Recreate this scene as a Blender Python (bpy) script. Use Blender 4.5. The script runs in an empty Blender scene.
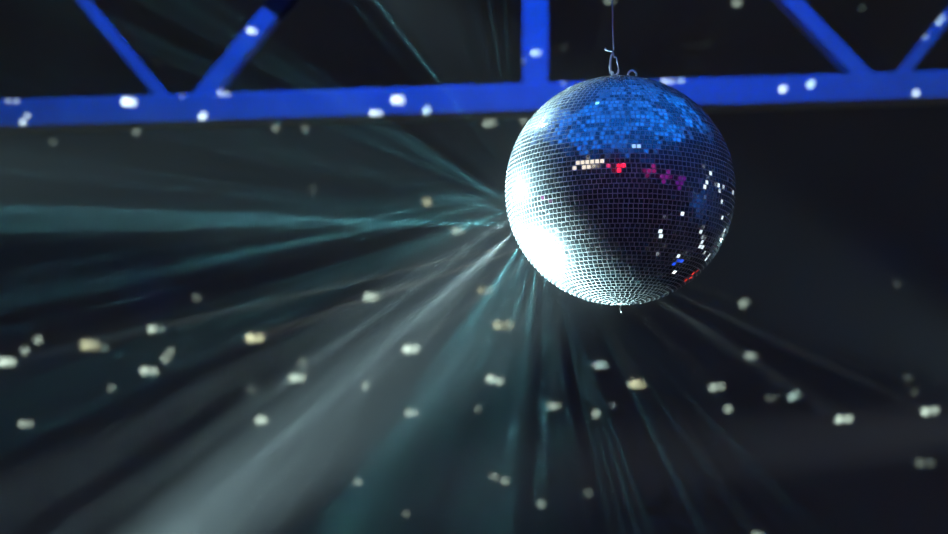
import bpy, bmesh, math, random
from mathutils import Vector, Matrix

random.seed(7)
S = bpy.context.scene
COL = S.collection
PI = math.pi

# ------------------------------------------------------------------ camera
F = 948 * 85 / 36.0                      # focal length in pixels
PITCH = math.radians(10)
CAM = Vector((0, 0, 1.6))
FWD = Vector((0, math.cos(PITCH), math.sin(PITCH)))
UP = Vector((0, -math.sin(PITCH), math.cos(PITCH)))
RT = Vector((1, 0, 0))


def ray(px, py):
    return FWD + RT * ((px - 474) / F) + UP * ((267 - py) / F)


def at(px, py, y):
    """world point seen at pixel px,py on the upright plane Y=y"""
    d = ray(px, py)
    return CAM + d * (y / d.y)


def cv(x, y, z):
    """view-frame direction (x right, y up, z toward the viewer) as a world vector"""
    return (RT * x + UP * y - FWD * z).normalized()


BALL_R = 0.25
BALL = CAM + ray(620, 190.5) * 4.87

cam = bpy.data.cameras.new('camera')
cam.lens = 85
cam.sensor_width = 36
cam.clip_end = 100
cam.dof.use_dof = True
cam.dof.focus_distance = 4.72
cam.dof.aperture_fstop = 3.2
cam.dof.aperture_blades = 0
co = bpy.data.objects.new('camera', cam)
co.location = CAM
co.rotation_euler = (PI / 2 + PITCH, 0, 0)
COL.objects.link(co)
S.camera = co

# ------------------------------------------------------------------ view, world haze
S.view_settings.view_transform = 'Standard'
S.view_settings.look = 'None'
S.view_settings.gamma = 1
S.view_settings.use_curve_mapping = False
S.view_settings.exposure = 0
S.cycles.use_denoising = True
S.cycles.denoiser = 'OPENIMAGEDENOISE'
S.cycles.use_light_tree = True
S.cycles.max_bounces = 6
S.cycles.diffuse_bounces = 2
S.cycles.glossy_bounces = 3
S.cycles.sample_clamp_indirect = 4
S.cycles.caustics_reflective = False

HAZE = 0.016
w = bpy.data.worlds.new('world')
S.world = w
w.use_nodes = True
nt = w.node_tree
nt.nodes.clear()
wo = nt.nodes.new('ShaderNodeOutputWorld')
bg = nt.nodes.new('ShaderNodeBackground')
bg.inputs['Color'].default_value = (0, 0, 0, 1)
bg.inputs['Strength'].default_value = 0
vs = nt.nodes.new('ShaderNodeVolumeScatter')
vs.inputs['Color'].default_value = (0.95, 0.98, 1, 1)
vs.inputs['Density'].default_value = HAZE
vs.inputs['Anisotropy'].default_value = 0.55
nt.links.new(bg.outputs[0], wo.inputs['Surface'])
nt.links.new(vs.outputs[0], wo.inputs['Volume'])

# ------------------------------------------------------------------ lights


def aim(o, target):
    d = (Vector(target) - o.location).normalized()
    o.rotation_euler = d.to_track_quat('-Z', 'Y').to_euler()


def spot(name, loc, target, power, angle, color, blend=0.6, radius=0.03):
    l = bpy.data.lights.new(name, 'SPOT')
    l.energy = power
    l.color = color
    l.spot_size = math.radians(angle)
    l.spot_blend = blend
    l.shadow_soft_size = radius
    o = bpy.data.objects.new(name, l)
    o.location = loc
    aim(o, target)
    COL.objects.link(o)
    return o


WHITE = (0.62, 0.95, 1.0)
TEAL = (0.24, 0.88, 1.0)
BLUE = (0.0, 0.055, 1.0)

# pin spot from the lower left and second one from the left, both trained on the mirror ball
L1 = cv(-0.755, -0.61, -0.26)
L2 = cv(-0.92, 0.04, -0.38)
KEY1 = BALL + L1 * 2.6
KEY2 = BALL + L2 * 3.2
spot('pin_or_fill_spot', KEY1, BALL + cv(-1, 0, 0) * 0.015, 13500, 11.2, WHITE, 0.8, 0.05)
spot('pin_or_fill_spot', KEY2, BALL, 2300, 9.4, (0.6, 0.95, 1.0), 0.35, 0.05)
L_FILL = cv(-0.68, 0.64, -0.36)  # added fill lamp just above the frame, brightens the ball's upper left
spot('pin_or_fill_spot', BALL + L_FILL * 0.98, BALL, 130, 28.0, (0.6, 0.95, 1.0), 0.3, 0.03)
# dim long throws that cross the hall behind the ball
spot('cross_light', at(1500, 370, 8.0), at(500, 475, 10.0), 11000, 8, (0.75, 0.88, 1.0), 1.0, 0.05)
spot('cross_light', at(-500, 470, 9.0), at(520, 250, 10.0), 1500, 9, (0.7, 0.92, 1.0), 1.0, 0.05)

# added unseen fill lights above and below the view, lift the dark far wall
for (z, tz2, pw) in ((7.6, 3.0, 10), (0.4, 4.5, 8)):
    al = bpy.data.lights.new('wall_fill', 'AREA')
    al.shape = 'RECTANGLE'
    al.size, al.size_y = 13.0, 0.25
    al.energy = pw
    al.color = (1.0, 0.90, 0.25)
    ao = bpy.data.objects.new('wall_fill', al)
    ao.location = (0, 12.8, z)
    aim(ao, (0, 15, tz2))
    COL.objects.link(ao)

# narrow back light from the right, behind the ball, and a dim blue wash low on the right wall
spot('back_light', BALL + cv(0.55, -0.22, -0.82) * 4.2, BALL, 260, 6.8, WHITE, 0.5, 0.05)
spot('side_wash', (5.6, 2.5, 1.0), (8.0, 4.6, 0.9), 600, 110, (0.03, 0.22, 1.0), 1.0, 0.05)

# blue washes with barn doors, rigged just above and in front of the truss


def barn_doors(o, lo, hi, soft=0.03):
    """shutter the lamp to local heights lo..hi (tangent units)"""
    l = o.data
    l.use_nodes = True
    n = l.node_tree
    em = n.nodes['Emission']
    tc = n.nodes.new('ShaderNodeTexCoord')
    sp = n.nodes.new('ShaderNodeSeparateXYZ')
    n.links.new(tc.outputs['Normal'], sp.inputs[0])
    dv = n.nodes.new('ShaderNodeMath')
    dv.operation = 'DIVIDE'
    n.links.new(sp.outputs['Y'], dv.inputs[0])
    ng = n.nodes.new('ShaderNodeMath')
    ng.operation = 'ABSOLUTE'
    n.links.new(sp.outputs['Z'], ng.inputs[0])
    n.links.new(ng.outputs[0], dv.inputs[1])
    outs = []
    for a, b in ((lo - soft, lo + soft), (hi + soft, hi - soft)):
        m = n.nodes.new('ShaderNodeMapRange')
        m.interpolation_type = 'SMOOTHSTEP'
        m.inputs['From Min'].default_value = a
        m.inputs['From Max'].default_value = b
        n.links.new(dv.outputs[0], m.inputs['Value'])
        outs.append(m.outputs[0])
    mu = n.nodes.new('ShaderNodeMath')
    mu.operation = 'MULTIPLY'
    n.links.new(outs[0], mu.inputs[0])
    n.links.new(outs[1], mu.inputs[1])
    n.links.new(mu.outputs[0], em.inputs['Strength'])


for (px, pw, tilt) in ((410, 350, 0), (660, 150, 0), (60, 48, 0), (900, 68, 0)):
    t = at(px, 60, 11.0)
    o = spot('blue_wash', (t.x, 9.7, 6.6), t, pw, 110, BLUE, 0.6, 0.04)
    barn_doors(o, -0.10, 0.17)

# ------------------------------------------------------------------ materials


def mat(name, color, rough=0.5, metal=0.0, noise=None, spec=0.5):
    m = bpy.data.materials.new(name)
    m.use_nodes = True
    n = m.node_tree
    b = n.nodes['Principled BSDF']
    b.inputs['Base Color'].default_value = (*color, 1)
    b.inputs['Roughness'].default_value = rough
    b.inputs['Metallic'].default_value = metal
    b.inputs['Specular IOR Level'].default_value = spec
    if noise:
        scale, amt = noise
        tc = n.nodes.new('ShaderNodeTexCoord')
        nz = n.nodes.new('ShaderNodeTexNoise')
        nz.inputs['Scale'].default_value = scale
        nz.inputs['Detail'].default_value = 5
        rp = n.nodes.new('ShaderNodeValToRGB')
        rp.color_ramp.elements[0].position = 0.3
        rp.color_ramp.elements[1].position = 0.7
        rp.color_ramp.elements[0].color = (*[c * (1 - amt) for c in color], 1)
        rp.color_ramp.elements[1].color = (*[min(1, c * (1 + amt)) for c in color], 1)
        n.links.new(tc.outputs['Object'], nz.inputs['Vector'])
        n.links.new(nz.outputs['Fac'], rp.inputs['Fac'])
        n.links.new(rp.outputs['Color'], b.inputs['Base Color'])
    return m


def emit(name, color, strength):
    m = bpy.data.materials.new(name)
    m.use_nodes = True
    b = m.node_tree.nodes['Principled BSDF']
    b.inputs['Base Color'].default_value = (0.02, 0.02, 0.02, 1)
    b.inputs['Emission Color'].default_value = (*color, 1)
    b.inputs['Emission Strength'].default_value = strength
    m.cycles.emission_sampling = 'NONE'
    return m


M_WALL = mat('black_wall_cloth', (0.11, 0.11, 0.095), 0.95, noise=(1.3, 0.12), spec=0.1)
M_SIDE = mat('dark_side_wall', (0.12, 0.125, 0.13), 0.9, noise=(1.0, 0.2), spec=0.1)
M_FLOOR = mat('dark_floor', (0.02, 0.02, 0.02), 0.7, noise=(2.0, 0.3), spec=0.2)
M_CEIL = mat('grey_ceiling', (0.13, 0.13, 0.135), 0.8, noise=(2.0, 0.2), spec=0.1)
M_CEILW = mat('pale_ceiling_panel', (0.62, 0.63, 0.65), 0.8, noise=(0.9, 0.6), spec=0.1)
M_TRUSS = mat('painted_truss_steel', (0.55, 0.56, 0.58), 0.55, noise=(6.0, 0.08), spec=0.15)
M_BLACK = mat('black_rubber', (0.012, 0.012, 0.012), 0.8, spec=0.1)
M_STEEL = mat('galvanised_steel', (0.80, 0.82, 0.82), 0.35, 0.4, noise=(90, 0.12))
M_CORE = mat('grout_core', (0.50, 0.53, 0.53), 0.85, noise=(60, 0.12), spec=0.2)
M_WIRE = mat('twisted_wire', (0.62, 0.62, 0.60), 0.5, 0.3)
M_THREAD = mat('white_thread', (0.6, 0.6, 0.58), 0.9)


def mirror_material():
    m = bpy.data.materials.new('mirror_tile_glass')
    m.use_nodes = True
    n = m.node_tree
    n.nodes.clear()
    out = n.nodes.new('ShaderNodeOutputMaterial')
    g1 = n.nodes.new('ShaderNodeBsdfGlossy')
    g1.inputs['Roughness'].default_value = 0.045
    g1.inputs['Color'].default_value = (0.86, 0.90, 0.92, 1)
    g2 = n.nodes.new('ShaderNodeBsdfGlossy')      # dusty film on the glass
    g2.inputs['Roughness'].default_value = 0.42
    g2.inputs['Color'].default_value = (0.8, 0.86, 0.88, 1)
    df = n.nodes.new('ShaderNodeBsdfDiffuse')
    df.inputs['Color'].default_value = (0.75, 0.78, 0.78, 1)
    a = n.nodes.new('ShaderNodeMixShader')
    a.inputs[0].default_value = 0.055
    b = n.nodes.new('ShaderNodeMixShader')
    b.inputs[0].default_value = 0.004
    n.links.new(g1.outputs[0], a.inputs[1])
    n.links.new(g2.outputs[0], a.inputs[2])
    n.links.new(a.outputs[0], b.inputs[1])
    n.links.new(df.outputs[0], b.inputs[2])
    n.links.new(b.outputs[0], out.inputs['Surface'])
    return m


M_MIRROR = mirror_material()

# ------------------------------------------------------------------ mesh helpers


def link(name, bm, m, parent=None, smooth=False):
    me = bpy.data.meshes.new(name)
    bmesh.ops.recalc_face_normals(bm, faces=bm.faces)
    bm.to_mesh(me)
    bm.free()
    if m:
        me.materials.append(m)
    if smooth:
        for p in me.polygons:
            p.use_smooth = True
    o = bpy.data.objects.new(name, me)
    COL.objects.link(o)
    if parent:
        o.parent = parent
        o.matrix_parent_inverse = parent.matrix_world.inverted() if parent.matrix_world else Matrix()
    return o


def box(bm, lo, hi):
    v = [bm.verts.new((x, y, z)) for x in (lo[0], hi[0]) for y in (lo[1], hi[1]) for z in (lo[2], hi[2])]
    for q in ((0, 1, 3, 2), (4, 6, 7, 5), (0, 4, 5, 1), (2, 3, 7, 6), (0, 2, 6, 4), (1, 5, 7, 3)):
        bm.faces.new([v[i] for i in q])


def bar(bm, p, q, wd, dp, bevel=0.008):
    """rectangular hollow-section bar from p to q, wd tall in the XZ plane and dp deep along Y"""
    p, q = Vector(p), Vector(q)
    d = (q - p)
    side = Vector((0, 1, 0))
    up = d.cross(side).normalized() * (wd / 2)
    side = side * (dp / 2)
    b = bevel
    prof = []
    ul, sl = up.normalized(), side.normalized()
    for su, ss in ((1, 1), (-1, 1), (-1, -1), (1, -1)):
        a1 = up * su - ul * su * b + side * ss
        a2 = up * su + side * ss - sl * ss * b
        prof += [a2, a1] if su * ss > 0 else [a1, a2]
    r0 = [bm.verts.new(p + k) for k in prof]
    r1 = [bm.verts.new(q + k) for k in prof]
    n = len(prof)
    for i in range(n):
        bm.faces.new((r0[i], r0[(i + 1) % n], r1[(i + 1) % n], r1[i]))
    bm.faces.new(r0)
    bm.faces.new(r1)


def tube(bm, pts, r, seg=10, closed=False):
    pts = [Vector(p) for p in pts]
    n = len(pts)
    rings = []
    ref = None
    for i, p in enumerate(pts):
        a = pts[(i - 1) % n] if (closed or i > 0) else p
        c = pts[(i + 1) % n] if (closed or i < n - 1) else p
        t = (c - a).normalized()
        if ref is None:
            ref = t.orthogonal().normalized()
        ref = (ref - t * ref.dot(t)).normalized()
        bb = t.cross(ref)
        rr = r(i / (n - 1)) if callable(r) else r
        rings.append([bm.verts.new(p + (ref * math.cos(2 * PI * k / seg) + bb * math.sin(2 * PI * k / seg)) * rr) for k in range(seg)])
    for i in range(n if closed else n - 1):
        A, B = rings[i], rings[(i + 1) % n]
        off = 0
        if closed and i == n - 1:
            off = min(range(seg), key=lambda o: (A[0].co - B[o].co).length)
        for k in range(seg):
            bm.faces.new((A[k], A[(k + 1) % seg], B[(k + 1 + off) % seg], B[(k + off) % seg]))
    if not closed:
        bm.faces.new(rings[0])
        bm.faces.new(rings[-1])


def lathe(bm, prof, origin, seg=32):
    o = Vector(origin)
    rings = []
    for r, z in prof:
        if r < 1e-6:
            rings.append([bm.verts.new(o + Vector((0, 0, z)))])
        else:
            rings.append([bm.verts.new(o + Vector((r * math.cos(2 * PI * k / seg), r * math.sin(2 * PI * k / seg), z))) for k in range(seg)])
    for A, B in zip(rings, rings[1:]):
        for k in range(seg):
            a, b = A[k % len(A)], A[(k + 1) % len(A)]
            c, d = B[(k + 1) % len(B)], B[k % len(B)]
            f = list(dict.fromkeys((a, b, c, d)))
            if len(f) > 2:
                bm.faces.new(f)


def empty(name, loc, label, cat, group=None):
    o = bpy.data.objects.new(name, None)
    o.location = loc
    o.empty_display_size = 0.1
    COL.objects.link(o)
    o['label'] = label
    o['category'] = cat
    if group:
        o['group'] = group
    bpy.context.view_layer.update()
    return o


def struct(name, bm, m):
    o = link(name, bm, m)
    o['kind'] = 'structure'
    return o


# ------------------------------------------------------------------ room shell
WALL_Y, TRUSS_Y, HALF, CEIL, BACK = 15.0, 11.0, 8.0, 7.8, -7.0


def slab(name, lo, hi, m):
    bm = bmesh.new()
    box(bm, lo, hi)
    return struct(name, bm, m)


slab('floor', (-HALF, BACK, -0.2), (HALF, WALL_Y, 0), M_FLOOR)
slab('wall_back', (-HALF, WALL_Y, 0), (HALF, WALL_Y + 0.2, CEIL), M_WALL)
slab('wall_front', (-HALF, BACK - 0.2, 0), (HALF, BACK, CEIL), M_SIDE)
slab('wall_left', (-HALF - 0.2, BACK, 0), (-HALF, WALL_Y, CEIL), M_SIDE)
slab('wall_right', (HALF, BACK, 0), (HALF + 0.2, WALL_Y, CEIL), M_SIDE)
slab('ceiling', (-HALF, BACK, CEIL), (HALF, WALL_Y, CEIL + 0.2), M_CEIL)

# ------------------------------------------------------------------ roof truss in view
truss = empty('roof_truss', at(535, 98, TRUSS_Y), 'blue-lit steel roof truss of square tube crossing behind the mirror ball', 'truss')


def tpart(name, a, b, wpx, m=None, dp=0.12, front=TRUSS_Y - 0.065):
    """bar whose near face runs from pixel a to pixel b at depth front"""
    bm = bmesh.new()
    sh = Vector((0, dp / 2, 0))
    bar(bm, at(*a, front) + sh, at(*b, front) + sh, wpx * front / F / math.cos(PITCH), dp)
    return link(name, bm, m or M_TRUSS, truss)


tpart('bottom_chord', (-140, 117.8), (1090, 79.6), 29.5, dp=0.15, front=TRUSS_Y - 0.075)
tpart('vertical_post', (535.5, 92), (535.5, -240), 26)
tpart('diagonal_brace', (166, 101), (-55, -166), 12.5)
tpart('diagonal_brace', (197, 101), (271, 10), 19.5)
tpart('diagonal_brace', (870, 81), (642, -157), 17)
tpart('diagonal_brace', (896, 81), (1063, -126), 12.5)
tpart('shaded_brace_end', (270.5, 10.6), (430, -182), 21, M_BLACK, 0.13, TRUSS_Y - 0.07)  # black bar stands in for the shade on the brace's upper end
bm = bmesh.new()
bar(bm, at(-340, -245, TRUSS_Y), at(1200, -245, TRUSS_Y), 0.16, 0.15)
link('top_chord', bm, M_TRUSS, truss)

# pale ceiling bays and purlins over the near half of the hall (seen mirrored in the ball)
k = 1
for yy in [-6.2 + 1.5 * i for i in range(13)]:
    for xx in [-6.6 + 1.65 * i for i in range(9)]:
        if random.random() < 0.30:
            continue
        bm = bmesh.new()
        box(bm, (xx - 0.68, yy - 0.6, CEIL - 0.14), (xx + 0.68, yy + 0.6, CEIL - 0.06))
        struct('trim_%d' % k, bm, M_CEILW)
        k += 1
for (lx, ly, pw) in ((-4.5, -3, 500), (0, -3, 500), (4.5, -3, 500), (-4.5, 2, 900), (0.3, 2, 900), (4.5, 2, 900), (-4.5, 7, 550), (0.3, 6.5, 600), (4.5, 7, 550)):
    spot('blue_ceiling_wash', (lx, ly, 4.9), (lx, ly, CEIL), pw * 1.9, 140, (0.0, 0.19, 1.0), 1.0, 0.08)

# ------------------------------------------------------------------ mirror ball
ball = empty('mirror_ball', BALL, 'large round mirror ball of small square glass tiles hanging in front of the truss', 'mirror ball')
bm = bmesh.new()
bmesh.ops.create_uvsphere(bm, u_segments=256, v_segments=128, radius=BALL_R - 0.0003)
bmesh.ops.translate(bm, verts=bm.verts, vec=BALL)
link('core', bm, M_CORE, ball, True)

bm = bmesh.new()
rt = random.Random(11)
PITCH_T, GAP, TH = 0.0104, 0.0021, 0.0016
rows = int(PI * BALL_R / PITCH_T)
for i in range(rows):
    lat = -PI / 2 + PI * (i + 0.5) / rows
    rc = BALL_R * math.cos(lat)
    n = int(2 * PI * rc / PITCH_T)
    if n < 5 or (lat > 0 and rc < 0.03):
        continue
    off = rt.random() * 2 * PI
    wt = 2 * PI * rc / n - GAP
    ht = PI * BALL_R / rows - GAP
    rowtilt = rt.gauss(0, 0.010)
    for j in range(n):
        lon = off + 2 * PI * j / n
        if rt.random() < 0.0008:
            continue
        nrm = Vector((math.cos(lat) * math.cos(lon), math.cos(lat) * math.sin(lon), math.sin(lat)))
        e = Vector((-math.sin(lon), math.cos(lon), 0))
        u = nrm.cross(e)
        s = 0.015 if rt.random() < 0.78 else 0.045
        tn = (nrm + e * rt.gauss(0, s) + u * (rt.gauss(0, s) + rowtilt)).normalized()
        te = (e - tn * e.dot(tn)).normalized()
        tu = tn.cross(te)
        c = BALL + nrm * BALL_R
        q = []
        for z in (0, -TH):
            for (sx, sy) in ((-1, -1), (1, -1), (1, 1), (-1, 1)):
                q.append(bm.verts.new(c + te * (sx * wt / 2) + tu * (sy * ht / 2) + tn * z))
        bm.faces.new(q[:4])
        for k2 in range(4):
            bm.faces.new((q[k2], q[k2 + 4], q[(k2 + 1) % 4 + 4], q[(k2 + 1) % 4])).material_index = 1
tiles = link('mirror_tiles', bm, M_MIRROR, ball)
tiles.data.materials.append(M_CORE)          # ground glass edges

TOP = BALL + Vector((0, 0, BALL_R))
bm = bmesh.new()
lathe(bm, [(0, 0.0045), (0.012, 0.004), (0.020, 0.0028), (0.030, 0.001), (0.036, -0.001), (0.037, -0.004), (0, -0.004)], TOP, 40)
link('top_cap', bm, M_STEEL, ball, True)
PX = 4.87 / F


def ringpts(c, rx, rz, ang=0.0, n=28, gap=0.0):
    out = []
    for k in range(n):
        a = gap + (2 * PI - 2 * gap) * k / (n if gap == 0 else n - 1) - PI / 2
        v = RT * (rx * math.cos(a)) + Vector((0, 0, 1)) * (rz * math.sin(a))
        v = Matrix.Rotation(ang, 3, 'Z') @ v
        out.append(c + v)
    return out


TOPZ = BALL.z + BALL_R
# spare eyelet on the right, loaded eyelet on the left under the hook
bm = bmesh.new()
tube(bm, ringpts(Vector((BALL.x + 14 * PX, BALL.y, TOPZ + 0.0095)), 0.0095, 0.0095, 0.3), 0.0024, 10, True)
link('eyelet', bm, M_STEEL, ball, True)
bm = bmesh.new()
tube(bm, ringpts(Vector((BALL.x - 6 * PX, BALL.y, TOPZ + 0.0085)), 0.0075, 0.0075, 1.2), 0.0019, 10, True)
link('eyelet', bm, M_STEEL, ball, True)
# loose thread under the south pole
bm = bmesh.new()
b0 = BALL - Vector((0, 0, BALL_R - 0.001))
tube(bm, [b0, b0 + Vector((-0.001, -0.004, -0.006)), b0 + Vector((-0.0045, -0.008, -0.012)), b0 + Vector((-0.002, -0.01, -0.019)), b0 + Vector((0.001, -0.012, -0.026))], 0.0006, 6)
tube(bm, [b0, b0 + Vector((0.003, -0.006, -0.004)), b0 + Vector((0.009, -0.012, -0.001))], 0.0005, 6)
link('loose_thread', bm, M_THREAD, ball, True)

# ------------------------------------------------------------------ hanging wire and hook
hx = BALL.x - 6 * PX


def hp(px, py):
    """point in the upright plane through the ball's axis, from the picture"""
    p = at(px, py, BALL.y)
    return p


wire = empty('hanging_wire', hp(613, 52), 'thin twisted steel wire with a bent snap hook holding up the mirror ball', 'wire')
bm = bmesh.new()
A, B = hp(610.2, -60), hp(613.3, 52)
B2 = hp(613.5, 50)
for ph in (0, PI):
    pts = []
    for i in range(241):
        t = i / 240
        p = A.lerp(B2, t)
        r = 0.0011
        a = ph + t * 2 * PI * 26
        pts.append(p + Vector((r * math.cos(a), r * math.sin(a), 0)))
    tube(bm, pts, 0.00105, 6)
top = A + Vector((-0.002, 0, CEIL - A.z))
tube(bm, [A, A.lerp(top, 0.5), top], 0.0016, 6)
link('twisted_strand', bm, M_WIRE, wire, True)
bm = bmesh.new()
tube(bm, [hp(605.5, 48), hp(606.2, 50.0), hp(609, 50.8), hp(612, 51.5), hp(613.5, 54), hp(613.6, 57), hp(615.5, 57.5)], 0.0018, 8)
link('bent_wire_end', bm, M_STEEL, wire, True)
bm = bmesh.new()
pts = [(613.2, 52.5), (611.2, 56), (610.4, 62), (610.2, 68), (610.8, 73), (613.0, 75.2), (616.0, 75.0), (618.2, 73), (618.6, 70)]
tube(bm, [hp(*p) for p in pts], lambda t: 0.0026 if t < 0.75 else 0.0021, 10)
link('snap_hook', bm, M_STEEL, wire, True)
bm = bmesh.new()
tube(bm, [hp(614.2, 57), hp(616.4, 57.5), hp(617.2, 62), hp(618.9, 71)], 0.0015, 8)
link('hook_gate', bm, M_STEEL, wire, True)

# ------------------------------------------------------------------ reflected light: one narrow beam per mirror facet


def facet_light(name, D, L, power, color, dist_off=0.004):
    """a beam that leaves the ball where a facet turns light from L into D"""
    n = (L + D)
    if n.length < 0.05:
        n = D.copy()
    n.normalize()
    p = BALL + n * (BALL_R + dist_off)
    return p


def dot_light(target, power, r_m, color, dx=0.0, dy=0.0, second=0.6, soft=0.5):
    """narrow round beam that draws one spot of radius r_m on the surface at target;
    dx, dy (metres there) offset a second lobe, as the facet mirrors two lamps"""
    T = Vector(target)
    D = (T - BALL).normalized()
    p = facet_light('d', D, L1, 0, color)
    dist = (T - p).length
    l = bpy.data.lights.new('facet_beam', 'SPOT')
    l.color = color
    l.energy = power
    l.spot_size = math.radians(1.6)
    l.spot_blend = 0.05
    l.shadow_soft_size = 0.0
    l.use_nodes = True
    n = l.node_tree
    em = n.nodes['Emission']
    tc = n.nodes.new('ShaderNodeTexCoord')

    def lobe(ox, oy, gain):
        sub = n.nodes.new('ShaderNodeVectorMath')
        sub.operation = 'DISTANCE'
        v = Vector((ox / dist, oy / dist, -1)).normalized()
        sub.inputs[1].default_value = v
        n.links.new(tc.outputs['Normal'], sub.inputs[0])
        mr = n.nodes.new('ShaderNodeMapRange')
        mr.interpolation_type = 'SMOOTHSTEP'
        mr.inputs['From Min'].default_value = r_m * (1 + soft) / dist
        mr.inputs['From Max'].default_value = r_m * (1 - soft) / dist
        mr.inputs['To Min'].default_value = 0
        mr.inputs['To Max'].default_value = gain
        n.links.new(sub.outputs['Value'], mr.inputs['Value'])
        return mr.outputs[0]

    s = lobe(-dx / 2, -dy / 2, 1.0)
    if dx or dy:
        s2 = lobe(dx / 2, dy / 2, second)
        ad = n.nodes.new('ShaderNodeMath')
        ad.operation = 'MAXIMUM'
        n.links.new(s, ad.inputs[0])
        n.links.new(s2, ad.inputs[1])
        s = ad.outputs[0]
    n.links.new(s, em.inputs['Strength'])
    o = bpy.data.objects.new('facet_beam', l)
    o.location = p
    # keep the light's local X level so that the lobes lie as asked
    z = -(T - p).normalized()
    x = Vector((0, 0, 1)).cross(z).normalized()
    y = z.cross(x)
    o.matrix_world = Matrix.Translation(p) @ Matrix((x, y, z)).transposed().to_4x4()
    COL.objects.link(o)
    return o


W0 = (0.78, 1.0, 0.97)
Y0 = (0.95, 1.0, 0.72)
C0 = (0.62, 0.95, 1.0)
# (px, py, brightness, radius_px, lobe dx_px, lobe dy_px (up), colour); surface: t = truss, w = wall
DOTS = [
    ('t', 12, 100, .8, 3.0, 8, 0, W0), ('t', 25, 119, .9, 3.0, 4, 7, W0), ('t', 129, 102, 1.3, 5.0, 6, 0, W0),
    ('w', 136, 132, .35, 3, 0, 0, W0), ('w', 53, 142, .14, 3, 0, 0, W0), ('t', 203, 116, 1.0, 3.6, 2, 2, W0),
    ('t', 224, 93, 1.0, 3.2, 6, 0, W0), ('t', 182, 96, .16, 2.5, 0, 0, C0), ('t', 252, 31, 1.0, 3.4, 4, 0, W0),
    ('w', 275, 128, .35, 3, 0, 0, W0), ('w', 305, 129, .32, 3, 0, 0, W0), ('t', 376, 113, 1.0, 3.4, 6, 0, W0),
    ('t', 398, 100, 1.2, 5.0, 5, 0, W0), ('t', 427, 110, .9, 3.4, 2, 3, C0), ('w', 490, 123, .6, 3.2, 6, 1, W0),
    ('w', 523, 121, .4, 3, 0, 0, W0), ('t', 536, 53, .8, 3.4, 4, 0, C0), ('t', 523, 61, .2, 3, 0, 0, C0),
    ('t', 563, 82, .4, 3, 0, 0, C0), ('t', 668, 81, .9, 3.2, 7, 0, W0), ('t', 681, 80, .6, 3.2, 0, 0, C0),
    ('w', 610, 0, .4, 3, 5, 0, W0), ('w', 737, 3, .45, 3.2, 3, 0, W0), ('w', 803, 28, .35, 3, 0, 0, C0),
    ('t', 783, 89, 1.0, 3.6, 2, 1, W0), ('t', 811, 84, .9, 3.6, 2, 2, C0), ('t', 940, 20, .7, 3.0, 4, 4, C0),
    ('t', 924, 37, .5, 3.0, 0, 0, C0), ('t', 916, 93, .9, 3.4, 0, 0, W0), ('w', 862, 8, .07, 3, 0, 0, C0),
    ('w', 427, 202, .35, 4.5, 0, 0, Y0), ('w', 458, 231, .45, 3.6, 5, 0, W0), ('w', 485, 290, .28, 3.6, 9, 0, Y0),
    ('w', 503, 325, .32, 5, 11, 0, Y0), ('w', 371, 297, .9, 4, 7, 0, W0), ('w', 197, 298, .3, 3, 0, 0, W0),
    ('w', 411, 349, 1.0, 4.4, 8, 0, W0), ('w', 255, 338, 1.1, 4.4, 9, 0, Y0), ('w', 152, 329, .8, 4, 0, 0, W0),
    ('w', 161, 329, .3, 3, 0, 0, C0), ('w', 90, 345, .45, 6, 8, 0, Y0), ('w', 104, 348, .2, 3.5, 0, 0, C0),
    ('w', 38, 340, .45, 4, 0, 0, W0), ('w', 25, 351, .4, 4, 0, 0, W0), ('w', 7, 362, 1.1, 4.4, 8, 0, W0),
    ('w', 168, 355, .45, 4, 5, 8, W0), ('w', 149, 371, .9, 4, 9, 0, W0), ('w', 111, 388, .22, 3.5, 0, 0, W0),
    ('w', 251, 389, .22, 3.5, 0, 0, W0), ('w', 303, 362, .3, 3.5, 0, 0, W0), ('w', 297, 378, .95, 4, 8, 0, W0),
    ('w', 262, 420, .95, 4, 5, 0, W0), ('w', 26, 424, .6, 3.4, 7, 0, W0), ('w', 365, 386, .35, 4, 0, 0, W0),
    ('w', 412, 413, .6, 3.4, 7, 0, W0), ('w', 478, 409, .2, 3, 0, 0, W0), ('w', 495, 380, .9, 3.8, 9, -2, W0),
    ('w', 554, 406, .6, 3.2, 6, 0, W0), ('w', 601, 365, .7, 3.2, 7, 0, C0), ('w', 596, 414, .55, 3.4, 0, 0, W0),
    ('w', 612, 405, .2, 3, 0, 0, W0), ('w', 637, 384, .8, 3.8, 7, 0, Y0), ('w', 717, 387, .8, 3.2, 8, 1, W0),
    ('w', 728, 409, .6, 3.4, 0, 0, W0), ('w', 751, 356, .55, 3.2, 5, 0, W0), ('w', 744, 303, .45, 3.4, 3, 2, W0),
    ('w', 773, 398, .12, 3.2, 8, 0, W0), ('w', 794, 396, .8, 3.2, 5, 3, C0), ('w', 844, 419, 1.1, 3.8, 9, 1, W0),
    ('w', 930, 411, 1.1, 3.8, 9, 1, W0), ('w', 908, 378, .14, 3, 0, 0, W0), ('w', 914, 392, .09, 3, 0, 0, W0),
    ('w', 925, 463, .12, 5, 10, 0, W0), ('w', 358, 482, .3, 3.6, 0, 0, W0), ('w', 406, 514, .2, 3, 0, 0, W0),
    ('w', 494, 476, .3, 3.6, 0, 0, W0), ('w', 505, 481, .25, 4, 0, 0, W0), ('w', 541, 504, .28, 3.6, 0, 0, W0),
    ('w', 588, 493, .12, 4, 0, 0, W0), ('w', 758, 535, .45, 3, 4, 0, W0), ('w', 897, 284, .05, 3.5, 0, 0, W0),
    ('w', 313, 190, .05, 4, 0, 0, W0),
]
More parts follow.
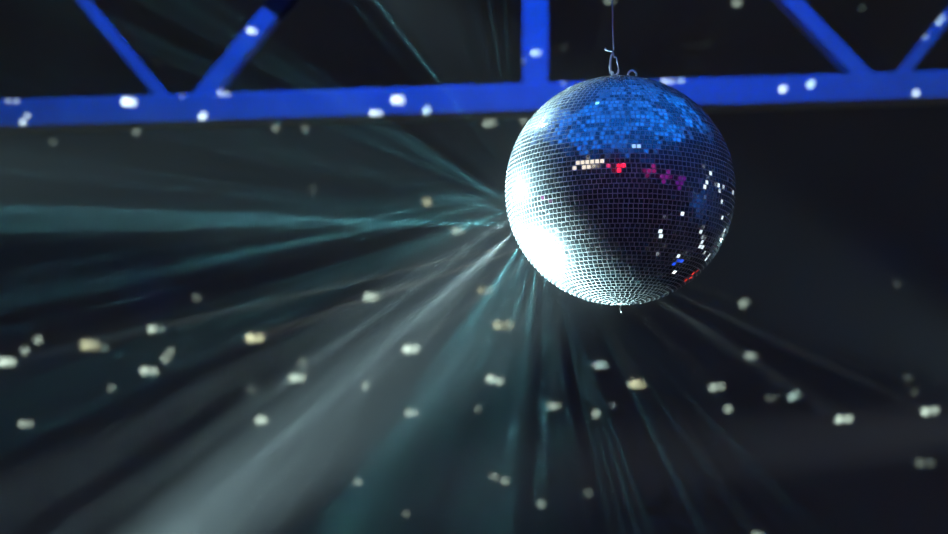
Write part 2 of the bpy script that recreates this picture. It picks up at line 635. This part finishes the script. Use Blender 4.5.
for (sf, px, py, br, rp, dx, dy, colr) in DOTS:
    y = WALL_Y if sf == 'w' else TRUSS_Y - 0.075
    T = at(px, py, y)
    k = y / F
    dist = (T - BALL).length
    alb = 0.11 if sf == 'w' else 0.45
    power = br * (6.2 if sf == 'w' else 6.4) * PI / alb * dist * dist * 4 * PI * PI / PI * 0.32
    dot_light(T, power, rp * 0.8 * k, colr, dx * k, dy * k)

# shafts that cross the haze: image azimuth, width (deg), strength, tilt toward (+) or away (-) from the viewer
SHAFTS = [
    (127, 1.0, 9.0, -.25, TEAL), (122, 0.7, 1.5, -.4, TEAL), (205, 1.3, 4.2, .1, WHITE), (208.5, 1.2, 4.2, -.1, WHITE),
    (270, 1.1, 3.2, .0, TEAL), (253, 1.0, 2.4, .1, TEAL), (239, 1.1, 2.6, -.1, TEAL), (179, 2.0, 2.6, .1, TEAL),
    (192, 2.0, 2.6, .1, TEAL), (216, 2.2, 3.4, .2, WHITE), (222, 2.4, 3.0, .3, WHITE), (226, 2.0, 3.0, .2, WHITE),
    # broad soft bundles of many facets
    (188, 9, .12, .1, TEAL), (202, 10, .32, .1, TEAL), (220, 8, .7, .1, WHITE), (221.5, 4.5, 2.2, .0, WHITE), (240, 12, .22, .1, TEAL),
    (262, 14, .12, -.1, TEAL), (208, 36, .03, 0, TEAL), (165, 36, .02, 0, TEAL), (245, 40, .03, 0, TEAL),
]
rs = random.Random(21)
for az0, az1, n, st0 in ((92, 140, 9, .13), (141, 176, 12, .33), (177, 203, 11, .6), (204, 232, 14, .9), (233, 262, 13, .5), (263, 300, 11, .25), (303, 325, 4, .10)):
    for i in range(n):
        az = az0 + (az1 - az0) * (i + rs.uniform(.1, .9)) / n
        SHAFTS.append((az, rs.uniform(.7, 1.5), 6.5 * st0 * rs.uniform(.4, 1.4), rs.uniform(-.55, .35), WHITE if 204 < az < 230 else TEAL))
LIST = []
for (az, wd, st, tz, colr) in SHAFTS:
    LIST.append((az, max(.5, wd * .75), st * (2200.0 if wd > 3.5 else 6500.0), tz, colr))
# groups of neighbouring facets throw wider, softer shafts that overlap near the ball
rf = random.Random(4)
for az0, az1, n, p0 in ((98, 140, 7, 70), (142, 176, 12, 200), (177, 203, 11, 330), (204, 229, 8, 300), (231, 258, 9, 240), (260, 285, 7, 150), (288, 312, 3, 50)):
    for i in range(n):
        az = az0 + (az1 - az0) * (i + rf.uniform(.15, .85)) / n
        LIST.append((az, rf.uniform(0.8, 4.0), 2.6 * p0 * rf.uniform(.35, 1.6), rf.uniform(-.25, .2), TEAL if not 204 < az < 229 else (0.6, 0.95, 1.0)))


def facet_cluster(items, color):
    """one cluster of lit facets: a lamp on the ball whose pattern is a sheaf of separate beams"""
    dirs = [(cv(math.cos(math.radians(az)), math.sin(math.radians(az)), tz), hw, p) for az, hw, p, tz, c in items]
    A = sum((d for d, hw, p in dirs), Vector()).normalized()
    mid = sum(i[0] for i in items) / len(items)
    pos = facet_light('c', A, L1 if mid < 182 else L2, 0, color)
    half = max(math.degrees(A.angle(d)) + hw for d, hw, p in dirs)
    pmax = max(p for d, hw, p in dirs)
    o = spot('facet_beams', pos, pos + A, pmax, min(175, 2 * half + 2), color, 0.02, 0.003)
    rot = o.rotation_euler.to_matrix().inverted()
    n = o.data
    n.use_nodes = True
    n = n.node_tree
    tc = n.nodes.new('ShaderNodeTexCoord')
    acc = None
    for d, hw, p in dirs:
        di = n.nodes.new('ShaderNodeVectorMath')
        di.operation = 'DISTANCE'
        di.inputs[1].default_value = rot @ d
        n.links.new(tc.outputs['Normal'], di.inputs[0])
        mr = n.nodes.new('ShaderNodeMapRange')
        mr.interpolation_type = 'SMOOTHSTEP'
        mr.inputs['From Min'].default_value = math.radians(hw)
        mr.inputs['From Max'].default_value = 0
        mr.inputs['To Max'].default_value = p / pmax
        n.links.new(di.outputs['Value'], mr.inputs['Value'])
        if acc is None:
            acc = mr.outputs[0]
        else:
            ad = n.nodes.new('ShaderNodeMath')
            n.links.new(acc, ad.inputs[0])
            n.links.new(mr.outputs[0], ad.inputs[1])
            acc = ad.outputs[0]
    n.links.new(acc, n.nodes['Emission'].inputs['Strength'])


for a0, a1 in ((80, 118), (118, 130), (130, 145), (145, 157), (157, 168), (168, 182), (182, 189), (189, 197), (197, 207), (207, 217), (217, 232),
               (232, 242), (242, 251), (251, 260), (260, 268), (268, 280), (280, 295), (295, 330)):
    k = 2.4 if a0 >= 232 else (1.5 if a0 < 182 else 1.0)
    items = [(t[0], t[1], t[2] * k, t[3], t[4]) for t in LIST if a0 <= t[0] < a1]
    facet_cluster(items, WHITE if 206 < a0 + 1 < 232 else TEAL)

# faint blue smears on the far wall
for (px, py, pw) in ((150, 291, 34), (880, 262, 14)):
    T = at(px, py, WALL_Y)
    spot('blue_spill', T + Vector((0.4, -3.0, -1.2)), T, pw, 9, BLUE, 1.0, 0.02)

# ------------------------------------------------------------------ lamps around the hall that show mirrored in the ball


def reflect_dir(px, py):
    nx, ny = (px - 620) / 115.0, (190.5 - py) / 115.0
    nz = math.sqrt(max(0.0, 1 - nx * nx - ny * ny))
    n = cv(nx, ny, nz)
    P = BALL + n * BALL_R
    v = (CAM - P).normalized()
    return P, (2 * n.dot(v) * n - v).normalized()


def hang_lamp(px, py, dist, rad, color, strength, label, group=None, name='stage_lamp'):
    """round lamp can facing the ball: body, lens and yoke"""
    P, R = reflect_dir(px, py)
    pos = P + R * dist
    root = empty(name, pos, label, 'lamp', group)
    q = (-R).to_track_quat('Z', 'Y').to_matrix().to_4x4()
    mtx = Matrix.Translation(pos) @ q
    bm = bmesh.new()
    lathe(bm, [(rad * 1.12, 0.02), (rad * 1.15, 0.0), (rad * 1.12, -0.08), (rad * 0.8, -rad * 1.6 - 0.05), (rad * 0.4, -rad * 1.9 - 0.08), (0, -rad * 1.9 - 0.08)], (0, 0, 0), 24)
    bmesh.ops.transform(bm, matrix=mtx, verts=bm.verts)
    link('can', bm, M_BLACK, root, True)
    bm = bmesh.new()
    lathe(bm, [(0, 0.012), (rad * 0.6, 0.008), (rad * 1.05, -0.005)], (0, 0, 0), 24)
    bmesh.ops.transform(bm, matrix=mtx, verts=bm.verts)
    link('lens', bm, emit('lens_glow', color, strength), root, True)
    bm = bmesh.new()
    pts = [mtx @ Vector((rad * 1.3 * math.cos(a), rad * 1.5 * math.sin(a), -0.08)) for a in [PI * i / 12 for i in range(13)]]
    tube(bm, pts, 0.012, 8)
    link('yoke', bm, M_BLACK, root, True)
    return root


# warm white batten, up left behind the viewer
P, R = reflect_dir(583, 167)
pos = P + R * 3.6
bat = empty('light_batten', pos, 'long warm white light batten hung behind the camera', 'light batten')
ax = R.cross(Vector((0, 0, 1))).normalized()
bm = bmesh.new()
bar_a, bar_b = pos - ax * 0.8, pos + ax * 0.8
tube(bm, [bar_a, bar_b], 0.27, 12)
link('housing', bm, M_BLACK, bat, True)
bm = bmesh.new()
tube(bm, [bar_a + ax * 0.04 - R * 0.07, bar_b - ax * 0.04 - R * 0.12], 0.23, 12)
link('tube', bm, emit('batten_glow', (1.0, 0.86, 0.70), 1.3), bat, True)

hang_lamp(613, 174, 3.6, 0.32, (1, 0.01, 0.04), 3.0, 'red stage lamp hung straight behind the camera')
hang_lamp(606, 170, 3.8, 0.10, (1, 0.05, 0.2), 1.0, 'small dim red stage lamp beside the large red one')
for i, (px, py, r, c, s, t) in enumerate((
        (640, 176, .34, (0.6, 0.02, 0.25), .55, 'wide dim magenta stage lamp nearest the red lamp'),
        (655, 181, .34, (0.45, 0.02, 0.45), .45, 'dim violet stage lamp in the middle of its row'),
        (670, 186, .34, (0.30, 0.02, 0.50), .4, 'dim purple stage lamp at the right end of its row'),
        (547, 203, .22, (1.0, 0.25, 0.8), .7, 'small pink stage lamp low on the left'),
        (572, 231, .16, (1.0, 0.2, 0.4), .8, 'small rose stage lamp near the floor on the left'),
        (628, 151, .14, (0.35, 0.6, 1), 1.5, 'pale blue stage lamp high behind the camera'))):
    hang_lamp(px, py, 3.4, r, c, s, t)

# added unseen glowing bulbs that put white glints in the ball's right side
pts = [(633, 161), (658, 161), (671, 168), (675, 176), (679, 177), (695, 170), (699, 180), (697, 187), (703, 177), (706, 190), (690, 196), (678, 190),
       (683, 213), (672, 212), (696, 200), (712, 206), (702, 214), (715, 218), (697, 246), (700, 252), (686, 254), (728, 195)]
rb = random.Random(5)
pts += [(rb.uniform(652, 724), rb.uniform(178, 262)) for _ in range(34)]
pts = [q for q in pts if q[0] > 684 or q[1] > 215]
glints = empty('glint_lights', BALL + Vector((2.6, 0, 0)), 'added string of white glowing bulbs out of view, for glints in the mirror ball', 'glint source')
M_GLINT = emit('glint_glow', (0.85, 0.97, 1.0), 1.6)
cab = []
for (px, py) in pts:
    P, R = reflect_dir(px, py)
    c = P + R * 4.3
    if c.z < 0.15 or c.x > HALF - 0.2:
        c = P + R * min((P.z - 0.15) / max(1e-3, -R.z), (HALF - 0.2 - P.x) / max(1e-3, R.x), 4.3)
    rel = c - CAM
    dz = rel.dot(FWD)
    if dz > 0.1 and abs(rel.x / dz * F) < 700 and abs(rel.dot(UP) / dz * F) < 450:
        continue                                   # only the glint bulbs beside and below the view
    cab.append(c)
    bm = bmesh.new()
    bmesh.ops.create_uvsphere(bm, u_segments=12, v_segments=8, radius=0.092)
    bmesh.ops.translate(bm, verts=bm.verts, vec=c)
    link('glint_bulb', bm, M_GLINT, glints, True)
bm = bmesh.new()
tube(bm, [c + Vector((0, 0, 0.05)) for c in sorted(cab, key=lambda c: (round(c.y * 1.5), c.z))], 0.004, 6)
link('glint_cable', bm, M_BLACK, glints, True)

# floor lamps to the right below the ball
hang_lamp(670, 264, 2.2, .10, (0.02, 0.1, 1), 1.5, 'blue uplight near the floor right of the ball')
hang_lamp(669, 273, 1.9, .07, (1, 1, 1), 3.0, 'small white uplight near the floor below the blue one')
hang_lamp(686, 277, 3.0, .13, (1, 0.05, 0.03), 1.5, 'small red uplight near the floor right of the ball')
